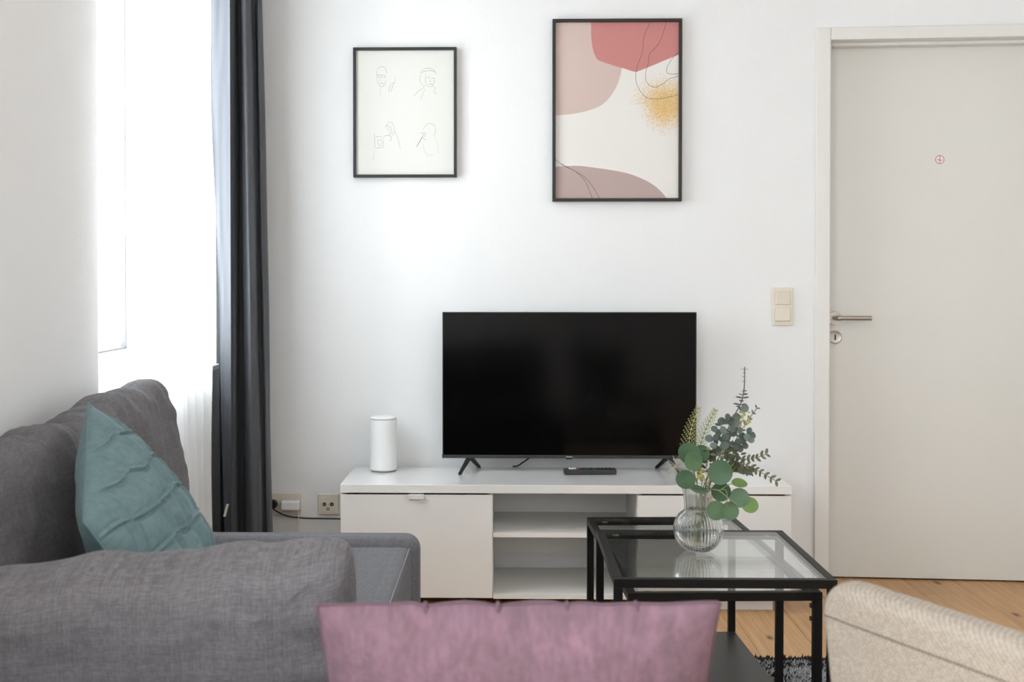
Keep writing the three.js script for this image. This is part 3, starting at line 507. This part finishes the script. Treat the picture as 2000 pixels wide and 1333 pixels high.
// ------------------------------------------------------------------ nested glass tables on the rug
{
  const RUGY = 0.012;
  const legs = (x0, x1, z0, z1, y0, y1, s, g) => { for (const x of [x0, x1 - s]) for (const z of [z0, z1 - s]) part('leg', rbox(x, x + s, y0, y1, z, z + s, 0.0015, 1), M.tableFrame, g); };
  const top = (g, w, d, h, s, gt) => {
    const f = part('top_frame', merge([rbox(-w / 2, w / 2, h - s, h, -d / 2, -d / 2 + s, 0.0015, 1), rbox(-w / 2, w / 2, h - s, h, d / 2 - s, d / 2, 0.0015, 1), rbox(-w / 2, -w / 2 + s, h - s, h, -d / 2 + s, d / 2 - s, 0.0015, 1), rbox(w / 2 - s, w / 2, h - s, h, -d / 2 + s, d / 2 - s, 0.0015, 1)]), M.tableFrame, g);
    for (const z of [-d / 2 + s, d / 2 - s - 0.006]) part('glass_rest', box(-w / 2 + s, w / 2 - s, h - s, h - s + 0.003, z, z + 0.006), M.tableFrame, f);
    part('glass_top', box(-w / 2 + s + 0.001, w / 2 - s - 0.001, h - gt, h - 0.0005, -d / 2 + s + 0.001, d / 2 - s - 0.001), M.tableGlass, g);
    for (const x of [-w / 2 + s + 0.03, w / 2 - s - 0.03]) for (const z of [-d / 2 + s + 0.018, d / 2 - s - 0.018]) { const c = cyl(0.009, 0.009, 0.003, 20); c.translate(x, h - gt - 0.0017, z); part('glass_pad', c, M.pad, g); }
  };
  const a = group('coffee_table', 'square black glass-topped table carrying the vase', 'table', [0.4965, RUGY, 1.643]);
  { const w = 0.502, d = 0.53, h = 0.488, s = 0.02; top(a, w, d, h, s, 0.006); legs(-w / 2, w / 2, -d / 2, d / 2, 0, h - s, s, a); for (const x of [-w / 2, w / 2 - s]) part('floor_bar', rbox(x, x + s, 0, s, -d / 2 + s, d / 2 - s, 0.0015, 1), M.tableFrame, a); }
  const b = group('coffee_table', 'longer, lower black glass-topped table nested under the square one', 'table', [0.4895, RUGY, 1.416]);
  b.rotation.y = THREE.MathUtils.degToRad(2.3);
  { const w = 0.45, d = 0.87, h = 0.443, s = 0.02; top(b, w, d, h, s, 0.006); legs(-w / 2, w / 2, -d / 2, d / 2, 0, h - s, s, b);
    part('shelf', rbox(-w / 2 + 0.002, w / 2 - 0.002, 0.082, 0.098, -d / 2 + 0.0215, d / 2 - 0.0215, 0.0015, 1), M.tableShelf, b, 'dark solid lower shelf');
    for (const x of [-w / 2 + s + 0.003, w / 2 - s - 0.003]) for (const y of [0.39, 0.36]) { const c = cyl(0.0055, 0.0055, 0.007, 14); c.rotateZ(Math.PI / 2); c.translate(x, y + 0.02, d / 2 - 0.01); part('screw', c, M.black, b); } }
}

// ------------------------------------------------------------------ rug
{
  const x0 = 0.0, x1 = 2.1, z0 = 0.93, z1 = 2.3, R = rng(31);
  const r = group('rug', 'shaggy black and silver grey rug under the glass tables', 'rug', [(x0 + x1) / 2, 0, (z0 + z1) / 2]);
  const w = x1 - x0, d = z1 - z0;
  part('backing', rbox(-w / 2, w / 2, 0.0002, 0.0118, -d / 2, d / 2, 0.003, 1), std({ color: lin(0.02, 0.02, 0.022), roughness: 1 }), r);
  const blade = new THREE.ConeGeometry(0.0035, 0.03, 4, 1); blade.translate(0, 0.013, 0);
  const N = 52000, pile = lit(new THREE.InstancedMesh(blade, std({ color: lin(1, 1, 1), roughness: 0.7, sheen: 0.4 }), N)); pile.name = 'pile'; pile.userData.kind = 'stuff';
  const m = new THREE.Matrix4(), e = new THREE.Euler(), q = new THREE.Quaternion(), c = new THREE.Color();
  for (let k = 0; k < N; k++) {
    const x = (R() - 0.5) * w, z = (R() - 0.5) * (d + 0.004), a = n2(x * 5, z * 7), b = n2(x * 38, z * 30);
    e.set(0.75 + 0.7 * (R() - 0.5) + 0.3 * a, R() * 6.3, 0.5 * n2(x * 9, z * 9) + 0.6 * (R() - 0.5)); q.setFromEuler(e);
    m.compose(V(x, 0.010, z), q, V(1.15, 0.42 + 0.3 * R(), 1.15)); pile.setMatrixAt(k, m);
    const dark = z < -d / 2 + 0.035 || z > d / 2 - 0.05 || a * 0.7 + b * 0.6 + (R() - 0.5) * 0.5 > 0.36, v = dark ? 0.012 + 0.02 * R() : 0.34 + 0.25 * R(); c.setRGB(v, v, v * 1.04); pile.setColorAt(k, c);
  }
  r.add(pile);
}

// ------------------------------------------------------------------ chair at the right
{
  const ang = Math.atan2(0.892, 0.451); // the back runs along this line, seen from above
  const g = group('dining_chair', 'beige woven upholstered chair at the lower right corner', 'chair', [0.556, 0, 3.24]);
  g.rotation.y = -ang; // own x along the back, own +z away from the seat side
  const W = 0.424, H = 0.383, T = 0.052;
  const panel = (() => {
    const sh = new THREE.Shape(), a = W / 2, r = 0.03, tp = 0.012; // slightly narrower below
    sh.moveTo(-a + tp + 0.03, 0); sh.lineTo(a - tp - 0.03, 0); sh.quadraticCurveTo(a - tp, 0, a - tp, 0.03); sh.lineTo(a, H - r); sh.quadraticCurveTo(a, H, a - r, H); sh.lineTo(-a + r, H); sh.quadraticCurveTo(-a, H, -a, H - r); sh.lineTo(-a + tp, 0.03); sh.quadraticCurveTo(-a + tp, 0, -a + tp + 0.03, 0);
    const e = new THREE.ExtrudeGeometry(sh, { depth: T - 0.042, bevelEnabled: true, bevelSize: 0.018, bevelThickness: 0.021, bevelSegments: 10, curveSegments: 16, steps: 1 });
    e.translate(0, 0, -T / 2 + 0.021); { const p = e.attributes.position, uv = e.attributes.uv; for (let i = 0; i < p.count; i++) uv.setXY(i, p.getX(i) + 0.4 * p.getZ(i), p.getY(i) - 0.8 * p.getZ(i)); } return e;
  })();
  const b = part('backrest', panel, M.beige, g); b.position.set(0, 0.40, 0.0); b.rotation.x = 0.10;
  const st = []; for (let k = 0; k < 86; k++) { const x = -0.217 + k * 0.0051; st.push(rbox(x, x + 0.0034, H - 0.0274, H - 0.0248, T / 2 - 0.0006, T / 2 + 0.0010, 0.0004, 1)); }
  part('stitching', merge(st), M.beigeThread, b, 'dark row of stitches');
  part('side_seam', merge([tube([[-0.219, H - 0.04, T / 2 - 0.005], [-0.214, H / 2, T / 2 - 0.005], [-0.208, 0.05, T / 2 - 0.005]], 0.0016, 20, 6)]), M.beige, b);
  part('seat', rbox(-0.235, 0.235, 0.40, 0.475, -0.46, -0.01, 0.03, 5), M.beige, g);
  for (const [x, z] of [[-0.19, -0.41], [0.19, -0.41], [-0.19, -0.06], [0.19, -0.06]]) part('leg', bar([x, 0.40, z], [x * 1.1, 0.001, z * 1.05 - 0.0], 0.014, 0.010), M.black, g);
}

// ------------------------------------------------------------------ ribbed glass vase with stems
const VASE = [0.482, 0.5005, 1.622];
{
  const prof = [[0.001, 0], [0.026, 0], [0.031, 0.002], [0.046, 0.014], [0.0575, 0.033], [0.0612, 0.053], [0.0580, 0.073], [0.0475, 0.091], [0.0375, 0.0995], [0.0352, 0.104], [0.0356, 0.120], [0.0378, 0.142], [0.0405, 0.160], [0.0400, 0.1622], [0.0385, 0.160], [0.0356, 0.140], [0.0332, 0.118], [0.0330, 0.104], [0.0355, 0.0975], [0.0452, 0.089], [0.0555, 0.072], [0.0588, 0.053], [0.0552, 0.034], [0.0440, 0.017], [0.0290, 0.009], [0.001, 0.008]];
  const c = new THREE.CatmullRomCurve3(prof.map(([r, y]) => V(r, y, 0)), false, 'centripetal').getPoints(110);
  const lathe = new THREE.LatheGeometry(c.map((p) => new THREE.Vector2(Math.max(0.0005, p.x), p.y)), 192), p = lathe.attributes.position, half = Math.floor(c.length * 13.5 / 26);
  for (let i = 0; i < p.count; i++) { // flutes on the outside
    const x = p.getX(i), y = p.getY(i), z = p.getZ(i), r = Math.hypot(x, z), k = i % c.length; if (k > half || r < 0.03 || y < 0.004) continue;
    const s = 1 + 0.022 * Math.cos(44 * Math.atan2(z, x)); p.setX(i, x * s); p.setZ(i, z * s);
  }
  lathe.computeVertexNormals();
  const v = single('glass_vase', lathe, std({ color: lin(0.97, 0.985, 0.985), roughness: 0.02, transmission: 1, thickness: 0.003, ior: 1.3, attenuationColor: lin(0.86, 0.94, 0.96), attenuationDistance: 0.15 }), 'ribbed clear glass vase with a round belly on the table', 'vase');
  v.position.set(...VASE);
}
const leafMat = (r, g, b, rough = 0.55) => std({ color: lin(r, g, b), roughness: rough, transmission: 0.22, thickness: 0, side: THREE.DoubleSide });
function leafGeo(len, wid, cup, point = 0, seg = 16) { // grows from the origin along +y, upper side to +z
  const pos = [0, len * 0.5, -cup * 0.25], idx = [], uv = [0.5, 0.5];
  for (const k of [0.5, 1]) for (let i = 0; i < seg; i++) {
    const a = 2 * Math.PI * i / seg, x = k * wid / 2 * Math.sin(a) * (1 - point * 0.35 * Math.max(0, Math.cos(a))), y = len / 2 + k * len / 2 * Math.cos(a) * (1 + point * 0.2 * Math.max(0, Math.cos(a)));
    pos.push(x, y, cup * (k * k * 0.6 - 0.25) * (1 - 0.5 * Math.cos(2 * a)) + 0.012 * len * Math.sin(3 * a) * k); uv.push(0.5 + x / wid, y / len);
  }
  for (let i = 0; i < seg; i++) { const n = (i + 1) % seg; idx.push(0, 1 + n, 1 + i, 1 + i, 1 + n, 1 + seg + n, 1 + i, 1 + seg + n, 1 + seg + i); }
  const g = new THREE.BufferGeometry(); g.setAttribute('position', new THREE.Float32BufferAttribute(pos, 3)); g.setAttribute('uv', new THREE.Float32BufferAttribute(uv, 2)); g.setIndex(idx); g.computeVertexNormals(); return g;
}
function orient(m, base, dir, normal) { const y = V(...dir).normalize(), z = V(...normal).normalize(), x = new THREE.Vector3().crossVectors(y, z).normalize(); z.crossVectors(x, y); m.quaternion.setFromRotationMatrix(new THREE.Matrix4().makeBasis(x, y, z)); m.position.set(...base); }
const cm = (a) => a.map((k) => k / 100);
function sprig(name, label, category = 'stem') { return group(name, label, category, VASE); }
{
  // broad round leaves, in centimetres from the vase foot: centre, radius, normal, growing direction
  const A = leafMat(0.085, 0.17, 0.075), B2 = leafMat(0.045, 0.115, 0.05), C = leafMat(0.15, 0.26, 0.07), S = leafMat(0.30, 0.33, 0.17), D = leafMat(0.10, 0.19, 0.11);
  const s1 = sprig('round_leaf_sprig', 'stem with broad round green leaves at the left of the bouquet');
  part('stem', merge([tube([cm([-1.2, 1.5, 0.5]), cm([-0.6, 8, 0.6]), cm([-0.3, 15.5, 0.8]), cm([-1.2, 19, 1.5]), cm([-2, 22.5, 2.2])], 0.0016, 30, 6), tube([cm([-0.3, 15.5, 0.8]), cm([-2, 17, 2.2]), cm([-3.6, 18, 3])], 0.0011, 12, 5)]), S, s1);
  const place = (grp, list) => { for (const [x, y, z, r, n, d, mt] of list) { const L = 2 * r / 100, m = part('leaf', leafGeo(L, L * 0.97, 0.006 * r / 2.4), mt, grp); const dd = V(...d).normalize().multiplyScalar(L / 2); orient(m, [x / 100 - dd.x, y / 100 - dd.y, z / 100 - dd.z], d, n); } };
  place(s1, [[-1.9, 22.9, 3.4, 2.45, [0.15, 0.1, 1], [0.1, 1, -0.1], A], [-2.6, 24.4, 1.6, 2.9, [-0.1, 0.7, 1], [-0.6, 1, -0.4], B2], [0.6, 24.3, 0.4, 2.2, [0.5, 0.6, 1], [0.7, 1, -0.4], B2], [-3.8, 18.3, 3.6, 2.5, [-0.25, 0.3, 1], [-0.9, -0.3, 0.2], B2], [-0.8, 15.9, 4.2, 2.7, [0.1, 1, 0.62], [-0.4, -0.15, 1], A]]);
  const s2 = sprig('round_leaf_sprig', 'stem with broad round green leaves drooping over the right of the vase');
  part('stem', merge([tube([cm([1.4, 1.6, 1]), cm([1.2, 9, 1.4]), cm([1.6, 15, 2]), cm([4.0, 15.8, 4]), cm([6.2, 14.2, 5]), cm([8.6, 12.4, 5])], 0.0016, 30, 6), tube([cm([1.6, 15, 2]), cm([2.4, 18, 3.2]), cm([3.8, 18.6, 4.4])], 0.0012, 12, 5), tube([cm([4.0, 15.8, 4]), cm([5.8, 16, 5]), cm([6.0, 12, 5.6])], 0.0010, 12, 5), tube([cm([4.4, 15.7, 4.2]), cm([7.0, 17.2, 3.6]), cm([8.4, 17.2, 3.4])], 0.0010, 12, 5)]), S, s2);
  place(s2, [[4.5, 20.3, 4.6, 3.15, [-0.05, 0.2, 1], [0.25, 1, 0.1], D], [5.0, 15.3, 3.2, 2.5, [0.1, 0.4, 1], [0.3, 0.6, 0.1], B2], [9.5, 17.3, 3.2, 2.0, [0.05, 1, 0.5], [1, 0, -0.1], C], [3.5, 10.9, 5.0, 2.5, [-0.2, 0.35, 1], [-0.8, -0.5, 0.2], A], [6.8, 10.9, 5.2, 2.3, [0.1, 0.3, 1], [0.1, -1, 0.3], A], [9.3, 13.9, 4.0, 2.5, [0.1, 0.45, 1], [0.8, 0.5, 0], D], [11.8, 12.2, 4.6, 2.1, [0.25, 0.45, 1], [1, -0.15, 0.1], C]]);
  // small-leaved eucalyptus with a tall bare tip
  const E1 = leafMat(0.13, 0.18, 0.155), E2 = leafMat(0.085, 0.115, 0.105), T = leafMat(0.10, 0.11, 0.08);
  const s3 = sprig('eucalyptus_sprig', 'tall grey-green eucalyptus stem ending in a thin upright tip');
  const spine = [[0.8, 1.4, -0.6], [1.2, 10, -0.8], [2.4, 18, -1], [5.4, 25.5, -1.4], [7.6, 30.4, -1.6], [9.4, 34, -1.8], [10.8, 36.6, -1.9], [11.6, 40, -2], [11.75, 45.7, -2]];
  part('stem', tube(spine.map(cm), 0.0013, 60, 6), T, s3);
  const sm = leafGeo(0.0195, 0.0185, 0.003, 0.1, 10), tiny = leafGeo(0.017, 0.006, 0.001, 0.6, 8), mid = leafGeo(0.018, 0.012, 0.002, 0.1, 10), R = rng(63);
  const crv = new THREE.CatmullRomCurve3(spine.map((p) => V(...cm(p))));
  const put = (grp, geo, p, d, n, mt, k = 1) => { const m = part('leaf', geo, mt, grp); orient(m, p, d, n); m.scale.setScalar(k); return m; };
  for (const [t, k] of [[0.70, 1], [0.73, 1], [0.765, 1], [0.80, 0.95], [0.83, 0.85], [0.86, 0.75]]) { const p = crv.getPoint(t).toArray(), a = R() * 6.3; for (const h of [0, Math.PI]) put(s3, mid, p, [Math.cos(a + h), 0.15, Math.sin(a + h)], [0.1, 1, 0.35], E2, k); }
  for (const t of [0.89, 0.92, 0.945, 0.965, 0.985]) { const p = crv.getPoint(t).toArray(), a = R() * 6.3; for (const h of [0, Math.PI]) put(s3, tiny, p, [Math.cos(a + h), 0.25, Math.sin(a + h)], [0, 1, 0.3], E2, 0.55); }
  const s4 = sprig('eucalyptus_sprig', 'branching eucalyptus stem dense with small round grey-green leaves');
  const tips = [[5.8, 32.1], [4.1, 30.2], [5.8, 30.2], [2.9, 27.9], [4.5, 28.3], [3.6, 26.3], [7.8, 32.2], [7.0, 33.4], [9.2, 33.2], [9.4, 31.8], [8.6, 29.2], [11.0, 27.5], [12.6, 27.9], [13.4, 28.7], [11.6, 28.7], [9.0, 26.3], [7.2, 28.3], [11.4, 35.4], [8.2, 30.4], [10.0, 30.0], [6.4, 26.6], [10.2, 25.6], [7.8, 25.2], [5.4, 24.6], [11.8, 26.0]];
  part('stem', merge([tube([[1.6, 1.5, 0], [1.8, 10, -0.2], [3, 17, -0.2], [5.5, 23, 0.4], [7.6, 28, 0.6], [8.6, 33, 0.8]].map(cm), 0.0014, 40, 6), tube([[4, 19.6, 0], [4.2, 24, 0.6], [4.6, 28, 1], [5.6, 32, 1]].map(cm), 0.0010, 20, 5), tube([[5, 22, 0.2], [8.4, 25.5, 1], [11, 27.2, 1.2], [13.2, 28.5, 1.2]].map(cm), 0.0010, 20, 5)]), T, s4);
  for (const [x, y] of tips) { const z = (R() - 0.4) * 3.4, a = Math.atan2(y - 28, x - 7.5) + (R() - 0.5), d = [Math.cos(a), Math.sin(a), (R() - 0.5) * 0.8], n = [(R() - 0.5) * 0.9, 0.2 + R() * 0.6, 1]; put(s4, sm, cm([x - Math.cos(a) * 0.9, y - Math.sin(a) * 0.9, z]), d, n, R() > 0.45 ? E1 : E2, 0.9 + 0.3 * R()); put(s4, sm, cm([x - Math.cos(a) * 1.0, y - Math.sin(a) * 1.0, z - 0.8]), [-d[1] + 0.3, d[0], 0.3], [n[0], 0.9, 0.5], E2, 0.75 + 0.3 * R()); }
  // drooping sprigs with little olive leaves
  const O1 = leafMat(0.14, 0.15, 0.075), O2 = leafMat(0.09, 0.105, 0.055), ol = leafGeo(0.0165, 0.0085, 0.0012, 0.5, 8);
  const droop = (label, pts, nL, k) => {
    const g = sprig('olive_sprig', label), c = new THREE.CatmullRomCurve3(pts.map((p) => V(...cm(p)))); part('stem', new THREE.TubeGeometry(c, 50, 0.001, 5), T, g);
    for (let i = 0; i < nL; i++) { const t = 0.55 + 0.45 * (i + 1) / nL, p = c.getPoint(t), tg = c.getTangent(t); for (const h of [-1, 1]) { const d = [tg.x * 0.7 - h * tg.y * 0.9, tg.y * 0.7 + h * 0.85 * Math.abs(tg.x), tg.z + (R() - 0.5)]; put(g, ol, p.toArray(), d, [(R() - 0.5), 0.6, 0.9], R() > 0.5 ? O1 : O2, k * (0.8 + 0.4 * R())); } }
  };
  droop('thin olive-leaved stem arching lowest over the bench at the right', [[2.0, 1.6, -1], [2.4, 12, -1], [4, 20, -1], [7.5, 22.4, 0], [11.8, 21.5, 0.6], [15, 19.9, 0.8], [19.0, 17.6, 0.8]], 8, 0.85);
  droop('thin olive-leaved stem reaching out above the lowest one', [[1.4, 1.6, -1.6], [2.2, 12, -1.6], [4.4, 20, -2], [8.4, 22.6, -1.6], [11.8, 22.6, -1.4], [14.2, 22.9, -1.4], [17, 23.9, -1.4]], 6, 0.85);
  droop('short leafy olive stem in the middle of the bouquet', [[0.4, 1.6, -1.8], [1.6, 12, -2], [4.4, 18, -2.2], [7.2, 20, -2], [10.2, 20.2, -1.6], [13.2, 19.4, -1.2]], 14, 0.85);
  droop('olive stem slanting up behind the small round leaves', [[0, 1.6, -2], [1.2, 12, -2.2], [4.6, 20, -3], [9, 26, -3], [12, 31, -3], [15, 35.2, -3]], 7, 0.6);
  // pale fern fronds
  const F1 = leafMat(0.40, 0.42, 0.17), F2 = leafMat(0.32, 0.36, 0.13), lf = leafGeo(0.012, 0.0045, 0.0005, 0.5, 6);
  const fern = (label, pts, len, mt) => {
    const g = sprig('fern_frond', label), c = new THREE.CatmullRomCurve3(pts.map((p) => V(...cm(p)))); part('stem', new THREE.TubeGeometry(c, 40, 0.0011, 5), mt, g);
    const m = new THREE.Object3D();
    for (let i = 0; i < 11; i++) for (const h of [-1, 1]) { // each pinna is one part of small leaflets
      const t = 0.60 + 0.40 * i / 10.6, p = c.getPoint(t), tg = c.getTangent(t), L = len * (1 - 0.75 * Math.pow((t - 0.6) / 0.4, 1.4)), d = V(tg.x * 1.0 + 0.8 * h * tg.y, tg.y * 1.0 - 0.8 * h * tg.x, tg.z + 0.35 * (R() - 0.5)).normalize(), n = Math.max(3, Math.round(L / 0.0058)), gs = [];
      for (let k = 0; k < n; k++) for (const q of [-1, 1]) { const b = p.clone().addScaledVector(d, L * (k + 0.5) / n), w = V(-d.y * q, d.x * q, 0.2); orient(m, b.toArray(), [w.x + d.x, w.y + d.y, w.z], [0.1, 0.3, 1]); m.scale.setScalar(0.46 * (1 - 0.5 * k / n)); m.updateMatrix(); gs.push(lf.clone().applyMatrix4(m.matrix)); }
      gs.push(bar(p.toArray(), p.clone().addScaledVector(d, L).toArray(), 0.0006, 0.0003));
      part('pinna', merge(gs), mt, g);
    }
  };
  fern('pale yellow-green fern frond beside the television edge, left of two', [[-1.6, 1.4, -1.4], [-0.8, 12, -1.4], [-1.0, 18, -1.6], [-2.2, 24, -1.8], [-1.6, 30, -1.8], [0.2, 35.6, -1.6]], 0.034, F1);
  fern('pale yellow-green fern frond leaning over the small round leaves, right of two', [[-0.6, 1.4, -1.8], [-0.2, 12, -1.8], [0, 18, -2], [0.4, 24, -2.4], [2.2, 30, -2.6], [4.6, 35, -2.4]], 0.030, F2);
  // wiry dried tuft and little yellow blossoms
  const W = std({ color: lin(0.52, 0.50, 0.42), roughness: 0.8 }), Y = leafMat(0.50, 0.46, 0.15);
  const dr = sprig('dried_sprig', 'pale wiry dried flower tuft at the left of the bouquet');
  part('stem', tube([[-2, 1.6, 0.2], [-1.6, 12, 0.2], [-1.8, 17.5, 0.6], [-4, 20.5, 1], [-6.2, 21.4, 1]].map(cm), 0.001, 30, 5), W, dr);
  for (let k = 0; k < 34; k++) { const a = R() * 6.28, e = R() * 2 - 0.7, r = 1.8 + 1.4 * R(), c = [-5.6, 21.3, 1]; part('twig', tube([c, [c[0] + r * 0.5 * Math.cos(a) + 0.5 * (R() - 0.5), c[1] + r * 0.5 * Math.sin(a), c[2] + e * 0.6], [c[0] + r * Math.cos(a), c[1] + r * Math.sin(a), c[2] + e]].map(cm), 0.0006, 6, 4), W, dr); }
  const bl = (label, c, root) => { const g = sprig('blossom_sprig', label); part('stem', tube([root, [c[0] * 0.3, 12, c[2] * 0.5], [c[0] * 0.6, c[1] - 3, c[2] * 0.8], c].map(cm), 0.001, 30, 5), S, g); const ft = leafGeo(0.011, 0.005, 0.001, 0.4, 6); for (let k = 0; k < 38; k++) put(g, ft, cm([c[0] + (R() - 0.5) * 3, c[1] + (R() - 0.5) * 3.4, c[2] + (R() - 0.5) * 2]), [R() - 0.5, R() - 0.3, R() - 0.3], [R() - 0.5, R(), 1], Y, 0.7 + 0.5 * R()); };
  bl('small yellow blossom cluster between the big round leaves', [0.6, 18.9, 2.6], [-0.5, 1.6, 1.4]);
  bl('small yellow blossom cluster high in the bouquet', [11.6, 32.6, -1], [0.5, 1.6, -1]);
  // filling foliage at the heart of the bouquet
  const hz = sprig('leafy_filler_sprig', 'fine olive foliage filling the heart of the bouquet'); part('stem', tube([[0.2, 1.6, 0.8], [0.4, 12, 0.4], [2, 18, 0], [5, 23, -0.6]].map(cm), 0.0013, 30, 6), T, hz);
  for (let k = 0; k < 120; k++) { const a = R(), x = 0.5 + 10 * a + 2 * (R() - 0.5), y = 18 + 6.5 * R() + 1.5 * a, z = -2.4 + 3 * R(); put(hz, ol, cm([x, y, z]), [R() - 0.3, R() - 0.35, R() - 0.5], [R() - 0.5, R(), 0.8], [O1, O2, F2][Math.floor(R() * 2.4)], 0.8 + 0.5 * R()); }
}

renderer.render(scene, camera);
